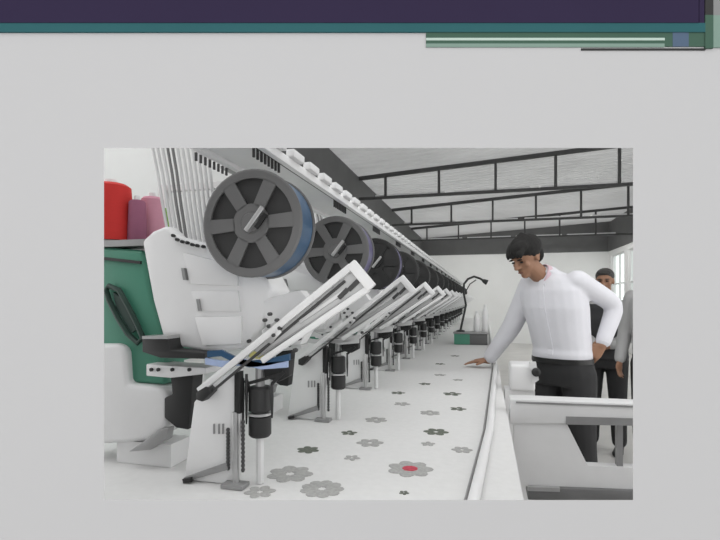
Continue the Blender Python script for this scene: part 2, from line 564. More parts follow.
def make_head():
    Y = Y1
    base = P(235, 475, Y)
    h = thing('embroidery_unit', '', 'embroidery unit', (base.x, Y, ZT))
    # main case
    cs = MB().prism(poly([(141, 241), (152, 231), (166, 225), (178, 236), (205, 243), (250, 250), (272, 290), (262, 330), (242, 350), (205, 352), (164, 344),
                          (152, 300)], Y + 0.05), (0, 0.13, 0)).build('head_case', M['white'], h, bevel=0.012, seg=3)
    MB().prism(poly([(182, 252), (236, 266), (238, 286), (190, 284)], Y + 0.042), (0, 0.012, 0)).build('case_panel', M['white2'], cs, bevel=0.003)
    MB().prism(poly([(190, 291), (238, 291), (240, 312), (196, 312)], Y + 0.042), (0, 0.012, 0)).build('case_panel', M['white2'], cs, bevel=0.003)
    MB().prism(poly([(194, 317), (241, 316), (241, 344), (202, 346)], Y + 0.040), (0, 0.014, 0)).build('case_panel', M['white'], cs, bevel=0.003)
    for (x, y) in ((183, 275), (198, 306)):
        MB().prism(poly([(x - 2, y - 7), (x + 1, y - 7), (x + 3, y + 5), (x, y + 5)], Y + 0.038), (0, 0.012, 0)).build('slot', M['grey'], cs)
    for k, (x, y) in enumerate([(175, 236), (179, 240), (184, 242), (189, 243), (194, 245), (199, 246), (205, 247)]):
        p = P(x, y, Y + 0.05)
        MB().lathe(p, (0, -1, 0), [(0, .003), (.004, .0045), (.012, .0045), (.014, .003)], 10).build('tension_knob', M['black'], h)
    # green arm casting behind the case
    cg = MB().prism(poly([(60, 250), (104, 247), (142, 250), (152, 300), (168, 345), (165, 385), (128, 383), (60, 370)], Y + 0.075), (0, 0.09, 0)).build(
        'arm_casting', M['green'], h, bevel=0.012, seg=3)
    MB().prism([Vector((P(60, 242, Y + .07).x, Y + .07, 1.5735)), Vector((P(176, 242, Y + .07).x, Y + .07, 1.5735)), Vector((P(176, 242, Y + .07).x, Y + .07, 1.555)), Vector((P(60, 242, Y + .07).x, Y + .07, 1.555))], (0, 0.30, 0)).build('spool_deck', M['grey'], h)
    MB().prism(poly([(60, 258), (104, 257), (140, 261), (140, 264), (104, 260), (60, 262)], Y + 0.068), (0, 0.012, 0)).build('deck_trim', M['black'], h)
    # looped belt guard on the casting
    lp = [(109, 286), (119, 290), (128, 306), (137, 324), (143, 338), (138, 343), (128, 334), (118, 318), (109, 300), (106, 290)]
    pts = [P(x, y, Y + 0.062) for x, y in lp]
    rg = []
    for i, p in enumerate(pts):
        d = (pts[(i + 1) % len(pts)] - pts[i - 1]).normalized()
        s_ = d.cross(Vector((0, 1, 0)))
        rg.append([p + (s_ * math.cos(q) + Vector((0, 1, 0)) * math.sin(q)) * 0.008 for q in [math.pi * k / 4 for k in range(8)]])
    MB().rings(rg, closed=True).build('belt_guard', M['dgreen'], h, smooth=True)
    MB().prism(poly([(113, 292), (121, 298), (136, 330), (131, 333), (116, 308)], Y + 0.064), (0, .012, 0)).build('belt_cover', M['dgreen'], h)
    # black clamp and bar
    MB().prism(poly([(142, 336), (168, 336), (170, 350), (205, 353), (205, 359), (160, 358), (142, 352)], Y + 0.0), (0, 0.06, 0)).build('presser_bar', M['black'], h, bevel=0.003)
    MB().prism(poly([(142, 336), (168, 335.5), (168, 339), (142, 339)], Y - 0.004), (0, 0.05, 0)).build('bar_cap', M['silver'], h)
    # motor below
    MB().prism(poly([(170, 374), (193, 375), (191, 402), (188, 430), (176, 428), (164, 418), (164, 398), (172, 394)], Y + 0.045), (0, 0.05, 0)).build(
        'drive_motor', M['black2'], h, bevel=0.004)
    MB().prism(poly([(146, 364), (172, 366), (206, 368), (206, 374), (170, 378), (146, 376)], Y + 0.03), (0, 0.08, 0)).build('needle_bed', M['white2'], h, bevel=0.003)
    for x in (152, 159, 173, 190):
        MB().lathe(P(x, 369.5, Y + .03), (0, -1, 0), [(0, .005), (.006, .005), (.008, .003)], 8).build('bed_screw', M['black'], h)
    # rounded cylinder arm
    MB().prism(poly([(70, 344), (118, 344), (125, 350), (127, 384), (160, 388), (168, 398), (166, 428), (150, 441), (100, 445), (70, 445)], Y + 0.05), (0, 0.13, 0)).build(
        'cylinder_arm', M['white2'], h, bevel=0.02, seg=4)
    MB().prism(poly([(144, 441), (158, 430), (168, 428), (166, 440), (150, 450), (128, 452)], Y + 0.03), (0, 0.03, 0)).build('hook_cover', M['grey'], h, bevel=0.003)
    ct = P(120, 445, Y + .06)
    MB().box(ct.x - .02, ct.x + .16, Y + .07, Y + .16, ZT + .001, ct.z + .01).build('arm_foot', M['white2'], h)
    # tall white plate standing on the cloth
    pl = [P(x, y, Y) for x, y in [(194, 402), (216, 380), (242, 366), (240, 420), (238, 462), (184, 486), (189, 440)]]
    for p in pl:
        p.z = max(p.z, ZT + 0.001)
    pl[-2].z = pl[-3].z = ZT + 0.001
    MB().prism(pl, (0, 0.012, 0)).build('face_plate', M['white'], h, bevel=0.003)
    q = [P(183, 478, Y - .012), P(226, 463, Y - .012), P(228, 470, Y - .012), P(186, 487, Y - .012)]
    for p in q:
        p.z = max(p.z, ZT + 0.002)
    MB().prism(q, (0, 0.012, 0)).build('base_clamp', M['grey'], h, bevel=0.002)
    a, b = P(184, 482, Y - .016), P(192, 478, Y - .016)
    MB().bar((a.x, a.y, ZT + .006), (b.x, b.y, ZT + .011), 0.012, 0.011).build('clamp_screw', M['black'], h)
    for x in (213, 218, 222):
        MB().prism(poly([(x, 424), (x + 1.6, 424), (x + 1.6, 434), (x, 434)], Y - 0.003), (0, 0.004, 0)).build('plate_slot', M['grey'], h)
    # posts beside the plate
    MB().prism(poly([(234, 374), (240, 371), (240, 414), (234, 414)], Y - 0.01), (0, 0.02, 0)).build('needle_guard', M['black2'], h, bevel=0.002)
    a, b = P(235, 412, Y - .006), P(236, 470, Y - .006)
    b.z = ZT + .004
    MB().tube([a, b], 0.008, 10).build('guide_post', M['silver'], h, smooth=True)
    for (x, y0, y1) in ((228, 428, 470), (243, 420, 472)):
        a, b = P(x, y0, Y - .006), P(x, y1, Y - .006)
        b.z = max(b.z, ZT + .002)
        pts = []
        for k in range(25):
            p = a.lerp(b, k / 24)
            pts.append(p)
        MB().tube(pts, [0.0035 + 0.002 * (k % 2) for k in range(25)], 8).build('spring_post', M['steel'], h)
    a = P(236, 474, Y - .006)
    MB().box(a.x - .03, a.x + .03, Y - .03, Y + .01, ZT + .001, ZT + .012).build('post_foot', M['grey'], h, bevel=.002)
    for x, y0, y1 in ((243, 378, 430), (246.5, 374, 424), (272, 384, 418)):
        MB().tube([P(x, y0, Y + .012), P(x, y0 + 14, Y + .012), P(x, y1, Y + .012)], [.0035, .0045, .0022], 8).build('needle_bar', M['black'], h)
    # tape barrel
    bt = P(260, 436, Y + .03)
    tp = P(260, 386, Y + .03)
    hh = tp.z - bt.z
    MB().lathe((bt.x, bt.y, bt.z), (0, 0, 1), [(0, .024), (.006, .029), (hh * .40, .029), (hh * .42, .022), (hh * .5, .022), (hh * .52, .029), (hh - .006, .029), (hh, .024)], 20).build(
        'tape_barrel', M['black'], h, smooth=True)
    MB().lathe((bt.x, bt.y, bt.z + hh * .43), (0, 0, 1), [(0, .0300), (.006, .0300)], 20).build('barrel_band', M['silver'], h)
    MB().tube([(bt.x, bt.y, ZT + .002), (bt.x, bt.y, bt.z)], 0.010, 10).build('barrel_stem', M['white2'], h)
    MB().tube([(bt.x, bt.y, tp.z), (bt.x, bt.y, tp.z + .06)], 0.012, 10).build('barrel_stem', M['grey'], h)
    for (x0, y0, x1, y1) in ((246, 384, 282, 374), (250, 392, 246, 380), (272, 384, 284, 372)):
        MB().bar(P(x0, y0, Y + .02), P(x1, y1, Y + .02), .008, .008).build('guide_bracket', M['black'], h)
    MB().prism(poly([(263, 366), (290, 360), (289, 376), (278, 382), (264, 378)], Y + 0.02), (0, 0.03, 0)).build('tape_drive', M['black2'], h, bevel=.003)
    # loops of sequin tape
    for nm, pts, m in (('sequin_tape', [(208, 354), (222, 353), (236, 360), (250, 364), (268, 362), (290, 357)], 'blue'),
                       ('sequin_tape', [(206, 361), (224, 364), (244, 362), (262, 366), (288, 364)], 'ice'),
                       ('sequin_tape', [(250, 354), (262, 356), (274, 353)], 'yellow')):
        pp = [P(x, y, Y - .014) for x, y in pts]
        R = [[p + Vector((0, -.004, .008)), p + Vector((0, .004, .008)), p + Vector((0, .004, -.008)), p + Vector((0, -.004, -.008))] for p in pp]
        MB().rings(R).build(nm, M[m], h)
    # slanted feeder board with rails, slots, and fork at its top
    yb = Y - 0.028
    bd = MB().prism(poly([(350, 268), (368, 288), (268, 358), (252, 350)], yb + .006), (0, 0.008, 0)).build('feeder_board', M['tube'], h, bevel=.002)
    MB().bar(P(352, 266, yb), P(199, 391, yb), .017, .013, (0, 1, 0)).build('feeder_rail', M['white2'], bd, bevel=.003)
    MB().bar(P(369, 288, yb), P(262, 361, yb), .015, .012, (0, 1, 0)).build('feeder_rail', M['white2'], bd, bevel=.003)
    MB().bar(P(345, 281, yb + .002), P(209, 394, yb + .002), .006, .006, (0, 1, 0)).build('feeder_groove', M['steel'], bd)
    MB().bar(P(352, 296, yb + .002), P(258, 357, yb + .002), .004, .006, (0, 1, 0)).build('feeder_groove', M['grey'], bd)
    MB().bar(P(349, 288, yb + .003), P(300, 322, yb + .003), .008, .006, (0, 1, 0)).build('feeder_slide', M['silver'], bd)
    for k in range(2):
        x, y = 358 - 10 * k, 281 + 8 * k
        MB().bar(P(x, y, yb + .003), P(x - 9, y + 9, yb + .003), .010, .009, (0, 1, 0)).build('feeder_slot', M['steel'], bd)
    MB().bar(P(351, 263, yb), P(372, 288, yb), .024, .016, (0, 1, 0)).build('feeder_fork', M['white'], bd, bevel=.003)
    MB().prism(poly([(196, 392), (206, 386), (212, 392), (202, 402), (196, 400)], yb - .008), (0, .03, 0)).build('pivot_clamp', M['black'], bd, bevel=.003)
    for (x, y) in ((271, 314), (278, 320), (270, 326), (281, 328), (275, 335), (266, 320)):
        p = P(x, y, yb + .002)
        MB().lathe(p, (0, -1, 0), [(0, .0045), (.012, .0045), (.014, .002)], 8).build('adjusting_screw', M['steel'], bd)
    MB().prism(poly([(262, 330), (274, 322), (282, 332), (271, 344), (262, 340)], yb - .004), (0, .012, 0)).build('screw_block', M['silver'], bd, bevel=.002)
    for (x, y, r_) in ((286, 330, .006), (292, 326, .005), (300, 338, .006), (266, 344, .005), (250, 341, .005), (296, 350, .006)):
        MB().lathe(P(x, y, Y + .036), (0, -1, 0), [(0, r_), (.010, r_), (.013, r_ * .5)], 8).build('case_screw', M['steel'], h)
    MB().prism(poly([(262, 300), (300, 290), (318, 312), (300, 345), (268, 345)], Y + 0.05), (0, 0.05, 0)).build('tape_guide_case', M['white2'], h, bevel=0.004)
    MB().prism(poly([(286, 318), (298, 323), (290, 328), (284, 326)], Y + 0.036), (0, 0.014, 0)).build('guide_finger', M['black'], h)
    # reel bracket
    a = P(255, 225, Y + .076)
    b = P(246, 262, Y + .076)
    MB().bar(a, b, .03, .012, (0, 1, 0)).build('reel_bracket', M['grey'], h)
    # thread tubes coming down to the tension knobs
    for k in range(12):
        x1, x0 = 168 + 4.6 * k, 153 + 5.0 * k
        p1 = P(x1, 234 + 1.2 * k, Y + .09)
        p0 = P(x0, 150, Y + .14)
        p0 = p0 + (p0 - p1) * ((1.98 - p0.z) / (p0.z - p1.z))
        top = p0
        pm = p0.lerp(p1, .5) + Vector((-.012, .02, 0))
        MB().tube([p0, p0.lerp(pm, .5) + Vector((-.004, .004, 0)), pm, pm.lerp(p1, .5) + Vector((-.004, .004, 0)), p1], .0045, 7).build(
            'thread_tube', M['tubed' if k in (3, 4) else 'tube'], h, smooth=True)
    MB().box(top.x - .32, top.x + .02, Y + .12, Y + .24, 1.98, 1.992).build('tube_rack', M['grey'], h)
    return h


head = make_head()
pale = {}
for c in head.children:
    if c.name.split('.')[0] == 'sequin_tape':
        pale[c.data.name] = c.data.copy()
        pale[c.data.name].materials[0] = M['tube']
for i in range(NH):
    o = head if i == 0 else copy_tree(head if i == 1 else second)
    if i == 1:
        second = o
    o.location.y = Y1 + STEP * i
    if i == 1:
        for c in o.children:
            if c.data.name in pale:
                c.data = pale[c.data.name]
    o['label'] = ['%s white embroidery unit from the viewer, large in front with green casting' % ORD[i],
                  '%s white embroidery unit from the viewer along the table' % ORD[i]][i > 0]
    o['group'] = 'embroidery units in a row along the table'

# ================================================================== REELS
RC = P(256.5, 225, Y1)
RR = 0.133


def make_reel():
    r = thing('sequin_reel', '', 'reel', (RC.x, Y1, RC.z))

    def flange(y0, y1):
        b = MB()
        N = 48
        ring = lambda rad, yy: [(RC.x + rad * math.cos(2 * math.pi * k / N), yy, RC.z + rad * math.sin(2 * math.pi * k / N)) for k in range(N)]
        b.rings([ring(.83 * RR, y0), ring(.97 * RR, y0), ring(RR, y0 + .002), ring(RR, y1), ring(.83 * RR, y1)], closed=True)
        b.lathe((RC.x, y0, RC.z), (0, 1, 0), [(0, .36 * RR), (y1 - y0, .36 * RR)], 36)
        for k in range(6):
            a = math.radians(60 * k + 3)
            d = Vector((math.cos(a), 0, math.sin(a)))
            s_ = Vector((-math.sin(a), 0, math.cos(a)))
            c = Vector((RC.x, y0, RC.z))
            w0, w1 = .115 * RR, .135 * RR
            b.prism([c + d * .33 * RR - s_ * w0, c + d * .84 * RR - s_ * w1, c + d * .84 * RR + s_ * w1, c + d * .33 * RR + s_ * w0], (0, y1 - y0 - .0005, 0))
        return b
    flange(Y1 - .030, Y1 - .024).build('front_flange', M['reel'], r)
    flange(Y1 + .058, Y1 + .064).build('back_flange', M['reel'], r)
    c0 = (RC.x, Y1 - .022, RC.z)
    MB().lathe(c0, (0, 1, 0), [(.002, .80 * RR), (.003, .965 * RR), (.077, .965 * RR), (.078, .80 * RR)], 48).build('wound_tape', M['black2'], r, smooth=True)
    MB().lathe((RC.x, Y1 - .0225, RC.z), (0, 1, 0), [(0, .90 * RR), (.081, .90 * RR)], 40).build('winding_core', M['core'], r)
    MB().lathe((RC.x, Y1 - .036, RC.z), (0, 1, 0), [(0, .17 * RR), (.006, .2 * RR), (.1, .2 * RR)], 24).build('hub', M['reel'], r, smooth=True)
    MB().bar(P(246, 231, Y1 - .038), P(263, 207, Y1 - .038), .012, .010, (0, 1, 0)).build('locking_bar', M['silver'], r, bevel=.002)
    MB().bar(P(256, 228, Y1 - .036), P(266, 214, Y1 - .036), .010, .006, (0, 1, 0)).build('locking_clip', M['black2'], r)
    return r


reel = make_reel()
dark = {}
for c in reel.children:
    if c.name in ('front_flange', 'back_flange', 'hub'):
        dark[c.name] = c.data.copy()
        dark[c.name].materials[0] = M['black']  # darker tone for flanges and hub from the third reel on
plain = [c for c in reel.children if c.name.startswith('wound_tape')][0].data
for i in range(NH):
    o = reel if i == 0 else copy_tree(reel)
    o.location.y = Y1 + STEP * i
    o['group'] = 'sequin reels hung along the row of units'
    tape = [c for c in o.children if c.name.startswith('wound_tape')][0]
    if i < 3:
        tape.data = tape.data.copy()
        tape.data.materials[0] = M['blue'] if i == 0 else M['violet']
        tape['label'] = 'blue wound tape' if i == 0 else 'violet wound tape'
    else:
        tape.data = plain
    if i >= 2:
        for c in o.children:
            if c.name.split('.')[0] in dark:
                c.data = dark[c.name.split('.')[0]]
    if i >= 3:
        if 'label' in tape:
            del tape['label']
    o['label'] = (['large nearest dark spoked reel wound with blue sequin tape',
                   'second dark spoked reel from the viewer, wound with violet tape',
                   'third reel from the viewer, dark and spoked, wound with violet tape'][i] if i < 3 else
                  '%s dark spoked reel from the viewer, above the embroidery units' % ORD[i])

# ================================================================== MACHINE BEAM AND THREAD GUIDE SHELF
mb = thing('machine_beam', 'long green beam carrying all the embroidery units from behind', 'machine beam', (-1.15, 6.6, 0))
MB().box(-1.27, -1.06, 1.30, 12.6, 1.18, 1.36).build('beam', M['green'], mb, bevel=.01)
for yy in (1.7, 5.1, 8.5, 12.2):
    MB().box(-1.36, -1.27, yy - .06, yy + .06, 0, 1.34).build('column', M['white2'], mb)

gs = thing('thread_guide_shelf', 'long pale thread guide shelf running above the reels', 'shelf', (-.63, 6.6, 1.80))
MB().box(-.72, -.555, 1.06, 12.6, 1.800, 1.806).build('shelf_plate', M['white2'], gs)
MB().box(-.735, -.712, 1.06, 12.6, 1.788, 1.812).build('shelf_lip', M['white'], gs, bevel=.003)
MB().box(-.566, -.545, 1.06, 12.6, 1.788, 1.812).build('shelf_lip', M['white'], gs, bevel=.003)
k = 0
yy = 1.15
while yy < 12.5 and k < 96:
    MB().box(-.556, -.53, yy, yy + .085, 1.812, 1.835).build('guide_clip', M['white2'], gs, bevel=.003)
    yy += .135
    k += 1
pc_ = MB()
for i in range(NH):
    for j in range(8):
        yq = Y1 + STEP * i + .02 + j * .022
        pc_.box(-.742, -.737, yq, yq + .006, 1.768, 1.790)
        pc_.box(-.575, -.569, yq, yq + .006, 1.765, 1.80)
pc_.box(-.578, -.566, 1.06, 12.6, 1.795, 1.803)
pc_.build('guide_comb', M['steel'], gs)
for i in range(0, NH, 3):
    yq = Y1 + STEP * i + .40
    MB().box(-1.10, -.73, yq - .012, yq + .012, 1.788, 1.81).build('shelf_arm', M['white2'], gs)
    MB().box(-1.13, -1.10, yq - .02, yq + .02, 1.36, 1.81).build('shelf_post', M['white2'], gs)


# ================================================================== THREAD CONES
def cone(px0, px1, py0, py1, Y, m, label):
    a, b = P((px0 + px1) / 2, py1, Y), P((px0 + px1) / 2, py0, Y)
    r = abs(P(px1, py1, Y).x - P(px0, py1, Y).x) / 2
    t = thing('thread_cone', label, 'thread cone', a, 'thread cones on the spool deck')
    a.z = 1.5745
    t.location = a
    hgt = b.z - a.z
    MB().lathe(a, (0, 0, 1), [(.004, r), (hgt * .3, r * .98), (hgt * .94, r * .86), (hgt * .985, r * .7), (hgt * .99, r * .3)], 28).build('wound_thread', M[m], t, smooth=True)
    MB().lathe(a, (0, 0, 1), [(0, r * .8), (.004, r * .8), (hgt * .5, r * .5), (hgt + .012, r * .28), (hgt + .014, r * .2)], 20).build('spool_core', M['white2'], t, smooth=True)
    return t


cone(92, 129, 184, 243.5, Y1 + .13, 'red', 'tall red thread cone on the green machine, leftmost of the cones')
cone(129.5, 145, 200, 244.5, Y1 + .14, 'mauve', 'dusky mauve thread cone between the red and the pink cones')
cone(142, 163, 197, 240, Y1 + .22, 'pink', 'pale pink thread cone right of the mauve cone')
cone(160, 169, 208, 228, Y1 + .28, 'lime', 'small lime green thread cone behind the nearest embroidery unit')

# ================================================================== RIGHT-HAND MACHINE FRAME
YF = 2.10
mf = thing('machine_frame', 'white machine frame with angled cutout standing in front of the men', 'machine frame', (P(560, 400, YF).x, YF + .1, 0))


def pf(pts, Y=YF):
    return poly(pts, Y)


MB().prism(pf([(510, 399), (860, 413), (860, 427), (567, 424), (510, 424)]), (0, .10, 0)).build('cross_beam', M['white2'], mf, bevel=.004)
b = MB()
b.prism(pf([(514, 424), (567, 424), (588, 466), (588, 488), (514, 486)], YF + .01), (0, .05, 0))
b.prism(pf([(588, 466), (860, 476), (860, 500), (588, 488)], YF + .01), (0, .05, 0))
b.build('side_plate', M['white2'], mf)
q = pf([(566, 416.5), (860, 425), (860, 430), (566, 424.5)], YF - .004)
MB().prism(q, (0, .02, 0)).build('beam_shade_strip', M['grey'], mf)  # grey strip painted in for the shade under the beam
q = pf([(516, 401.5), (860, 414), (860, 416), (516, 403.2)], YF - .003)
MB().prism(q, (0, .01, 0)).build('beam_groove', M['grey'], mf)
MB().prism(pf([(528, 487), (860, 500), (860, 515), (528, 500)], YF - .01), (0, .12, 0)).build('base_rail', M['dgrey'], mf, bevel=.004)
MB().prism(pf([(528, 487), (560, 488.3), (560, 492), (528, 491)], YF - .014), (0, .02, 0)).build('rail_edge', M['silver'], mf)
MB().prism(pf([(617, 425), (623, 425.3), (623, 469), (617, 468)], YF + .02), (0, .03, 0)).build('post', M['grey'], mf)
for px in (545, 800):
    a = P(px, 490, YF + .05)
    MB().box(a.x - .03, a.x + .03, YF + .01, YF + .09, 0, a.z).build('leg', M['white2'], mf)

# drive housing on the working edge of the table
dh = thing('drive_housing', 'low white drive housing at the table edge in front of the man', 'machine housing', (.14, 2.5, ZT))
a0, a1 = P(510, 364, 2.62), P(535, 398, 2.62)
MB().box(a0.x, a1.x, 2.60, 2.78, ZT - .0, a0.z).build('housing_body', M['white'], dh, bevel=.014, seg=3)
MB().prism(poly([(529, 362), (536, 362), (539, 380), (533, 384)], 2.592), (0, .02, 0)).build('housing_bracket', M['white2'], dh)
a = P(536, 372, 2.59)
MB().lathe(a, (0, -1, 0), [(0, .022), (.015, .022), (.02, .012)], 16).build('knob', M['black'], dh)
MB().box(.10, a1.x, 2.62, 2.76, 0, ZT).build('pedestal', M['white2'], dh)

# ================================================================== FAR END OF THE TABLE
def Z(px, py, D):
    return C(px, py, D)


a0, a1 = C(463, 341.5, 5.3), C(494, 330, 5.3)
ty = thing('tray_box', 'dark grey and green box on the cloth beyond the man hand', 'box', ((a0.x + a1.x) / 2 - .1, a0.y, ZT))
xa, xb = a0.x - .08, .025
MB().box(xa, xb, 5.15, 5.40, ZT + .001, 1.045).build('box_body', M['clad'], ty, bevel=.005)
MB().box(xa - .01, xb + .01, 5.14, 5.41, 1.045, 1.06).build('box_lid', M['grey'], ty, bevel=.003)
MB().box(xa + .0, xa + .16, 5.144, 5.152, ZT + .004, 1.04).build('green_panel', M['green'], ty)
zl = 1.06
c = C(493, 322, 5.35)
for j, (px, hh, lab) in enumerate(((481, .22, 'white bottle standing on the grey box, left of two'), (489, .29, 'taller white bottle standing on the grey box, right of two'))):
    p = C(px, 320, 5.38)
    t = thing('bottle', lab, 'bottle', (-.085 + .085 * j, 5.30, zl), 'white bottles on the grey box')
    q = (-.085 + .085 * j, 5.30, zl)
    MB().lathe(q, (0, 0, 1), [(0, .030), (.004, .033), (hh * .72, .033), (hh * .85, .016), (hh * .9, .013)], 20).build('bottle_body', M['white'], t, smooth=True)
    MB().lathe((q[0], q[1], zl + hh * .9), (0, 0, 1), [(0, .015), (hh * .1, .015)], 14).build('cap', M['white2'], t, smooth=True)
p = C(474, 322, 5.35)
lm = thing('desk_lamp', 'thin black bent-arm lamp standing on the far box', 'lamp', (xa + .06, 5.28, zl))
lx, ly = xa + .06, 5.28
MB().lathe((lx, ly, zl), (0, 0, 1), [(0, .045), (.012, .045), (.02, .02)], 20).build('base', M['black'], lm)
pts = [Vector((lx, ly, zl + .015))] + [C(x, y, 5.25) for x, y in ((466, 305), (463.5, 292), (464, 284), (468, 279), (474, 276.5), (480, 278.5), (484, 281))]
MB().tube(pts, .012, 8).build('arm', M['black'], lm, smooth=True)
e = C(484, 281, 5.25)
MB().lathe(e + Vector((-.02, 0, .01)), (.9, .1, -.45), [(0, .012), (.02, .022), (.06, .030), (.062, .02)], 16).build('lamp_head', M['black'], lm, smooth=True)
MB().tube([C(466, 291, 5.25), C(470, 284, 5.25), C(476, 280, 5.25)], .006, 8).build('spring_arm', M['black'], lm, smooth=True)


# ================================================================== PEOPLE
def to_mesh(mb_, name, material, parent, voxel, smooth=4, seglabel=None):
    bm = mb_.bm
    bmesh.ops.recalc_face_normals(bm, faces=bm.faces)
    bmesh.ops.translate(bm, verts=bm.verts, vec=-wl(parent))
    me = bpy.data.meshes.new(name + '_raw')
    bm.to_mesh(me)
    bm.free()
    o = bpy.data.objects.new(name, me)
    COL.objects.link(o)
    r = o.modifiers.new('r', 'REMESH')
    r.mode = 'VOXEL'
    r.voxel_size = voxel
    if smooth:
        s_ = o.modifiers.new('s', 'SMOOTH')
        s_.iterations = smooth
        s_.factor = .5
    dg = bpy.context.evaluated_depsgraph_get()
    nm = bpy.data.meshes.new_from_object(o.evaluated_get(dg))
    o.modifiers.clear()
    o.data = nm
    bpy.data.meshes.remove(me)
    nm.name = name
    nm.materials.clear()
    nm.materials.append(material)
    for p in nm.polygons:
        p.use_smooth = True
    o.parent = parent
    return o


def limb(b, pts, rr, seg=14):
    """tapered limb with rounded ends and joints"""
    pts = [Vector(p) for p in pts]
    P2, R2 = [], []
    for i in range(len(pts) - 1):
        for k in range(6):
            t = k / 6
            P2.append(pts[i].lerp(pts[i + 1], t))
            R2.append(rr[i] + (rr[i + 1] - rr[i]) * t)
    P2.append(pts[-1])
    R2.append(rr[-1])
    # soften the bend
    for _ in range(2):
        Q = P2[:]
        for i in range(1, len(P2) - 1):
            Q[i] = P2[i] * .5 + (P2[i - 1] + P2[i + 1]) * .25
        P2 = Q
    b.tube(P2, R2, seg)
    for p, r in ((P2[0], R2[0]), (P2[-1], R2[-1])):
        b.ell(p, (r, 0, 0), (0, r, 0), (0, 0, r), 12)


def torso(b, secs, seg=20):
    """secs: centre, half-width vector, half-depth vector"""
    R = []
    for c, a, d in secs:
        ring = []
        for k in range(seg):
            q = 2 * math.pi * k / seg
            cx, sx = math.cos(q), math.sin(q)
            e = .82
            ring.append(Vector(c) + Vector(a) * math.copysign(abs(cx) ** e, cx) + Vector(d) * math.copysign(abs(sx) ** e, sx))
        R.append(ring)
    b.rings(R)


def hand(b, wrist, d, nrm, side, curl=.3, s=1.0):
    """palm, four fingers, thumb; d points to the fingertips, nrm out of the back of the hand, side = thumb direction"""
    d, nrm = Vector(d).normalized(), Vector(nrm)
    nrm = (nrm - d * nrm.dot(d)).normalized()
    sd = d.cross(nrm).normalized()
    if sd.dot(Vector(side)) < 0:
        sd = -sd
    wv = Vector(wrist)
    b.rings([[wv + d * t * s + sd * w_ * s * math.cos(q) + nrm * h_ * s * math.sin(q) for q in [2 * math.pi * k / 12 for k in range(12)]]
             for t, w_, h_ in ((-.01, .026, .021), (.02, .033, .019), (.06, .042, .016), (.088, .040, .013))])
    for k, (off, ln) in enumerate(((.030, .070), (.010, .080), (-.010, .074), (-.029, .058))):
        p = wv + (d * .080 + sd * off) * s
        dirv = (d + sd * off * 2.2).normalized()
        pts, rad = [p], [.0088 * s]
        c = 0
        for f in (.45, .30, .25):
            c += curl
            dv = (dirv * math.cos(c) - nrm * math.sin(c))
            pts.append(pts[-1] + dv * ln * f * s)
            rad.append((.0088 - .0013 * len(rad)) * s)
        limb(b, pts, rad, 8)
    p = wv + (d * .025 + sd * .026) * s
    p2 = p + (d * .55 + sd * .8 - nrm * .15).normalized() * .036 * s
    p3 = p2 + (d * .85 + sd * .35 - nrm * .25).normalized() * .032 * s
    limb(b, [p, p2, p3], [.013 * s, .0105 * s, .0085 * s], 8)


def head_mesh(b, c, f, up, s=1.0):
    """skull, jaw, nose, brow, lips, chin and ears; c = centre, f = gaze, up = crown direction"""
    f = Vector(f).normalized()
    up = Vector(up)
    up = (up - f * up.dot(f)).normalized()
    l = up.cross(f).normalized()
    c = Vector(c)
    q = lambda a, e, g_: c + f * a * s + l * e * s + up * g_ * s
    b.ell(q(-.012, 0, .028), l * .076 * s, f * .096 * s, up * .088 * s, 20)
    b.ell(q(.022, 0, -.030), l * .060 * s, f * .066 * s, up * .080 * s, 18)
    b.ell(q(.058, 0, -.088), l * .030 * s, f * .026 * s, up * .024 * s, 12)
    b.ell(q(.082, 0, .028), l * .046 * s, f * .012 * s, up * .011 * s, 12)
    limb(b, [q(.086, 0, .018), q(.098, 0, -.004), q(.108, 0, -.022)], [.009 * s, .011 * s, .014 * s], 8)
    for e in (-1, 1):
        b.ell(q(.094, e * .013, -.026), l * .009 * s, f * .010 * s, up * .008 * s, 8)
        b.ell(q(-.008, e * .077, -.005), l * .008 * s, f * .018 * s, up * .032 * s, 10)
        b.ell(q(.060, e * .040, -.020), l * .022 * s, f * .020 * s, up * .022 * s, 10)
    b.ell(q(.084, 0, -.054), l * .024 * s, f * .010 * s, up * .007 * s, 10)
    b.ell(q(.081, 0, -.065), l * .022 * s, f * .010 * s, up * .008 * s, 10)
    return q, f, l, up


def face_parts(q, f, l, up, root, s, hair, hairfn):
    for e in (-1, 1):
        MB().ell(q(.082, e * .033, .006), l * .013 * s, f * .008 * s, up * .006 * s, 10).build('eye', M['eye'], root, smooth=True)
        MB().ell(q(.090, e * .034, .026), l * .020 * s, f * .008 * s, up * .005 * s, 10).build('eyebrow', M[hair], root, smooth=True)
    MB().ell(q(.089, 0, -.060), l * .023 * s, f * .007 * s, up * .0045 * s, 10).build('lips', M['lip'], root, smooth=True)
    b = MB()
    hairfn(b)
    to_mesh(b, 'hair', M[hair], root, .005, 2)


def shoe(b, ankle, f):
    f = Vector((f[0], f[1], 0)).normalized()
    l = Vector((-f.y, f.x, 0))
    a = Vector((ankle[0], ankle[1], 0))
    secs = []
    for t, w_, h_ in ((-.07, .026, .05), (-.05, .036, .085), (0, .038, .085), (.06, .042, .065), (.12, .046, .048), (.17, .036, .036), (.195, .018, .022)):
        secs.append([a + f * t + l * w_ * math.cos(q_) + Vector((0, 0, max(0.0, h_ / 2 + h_ / 2 * math.sin(q_)))) for q_ in [2 * math.pi * k / 14 for k in range(14)]])
    b.rings(secs)


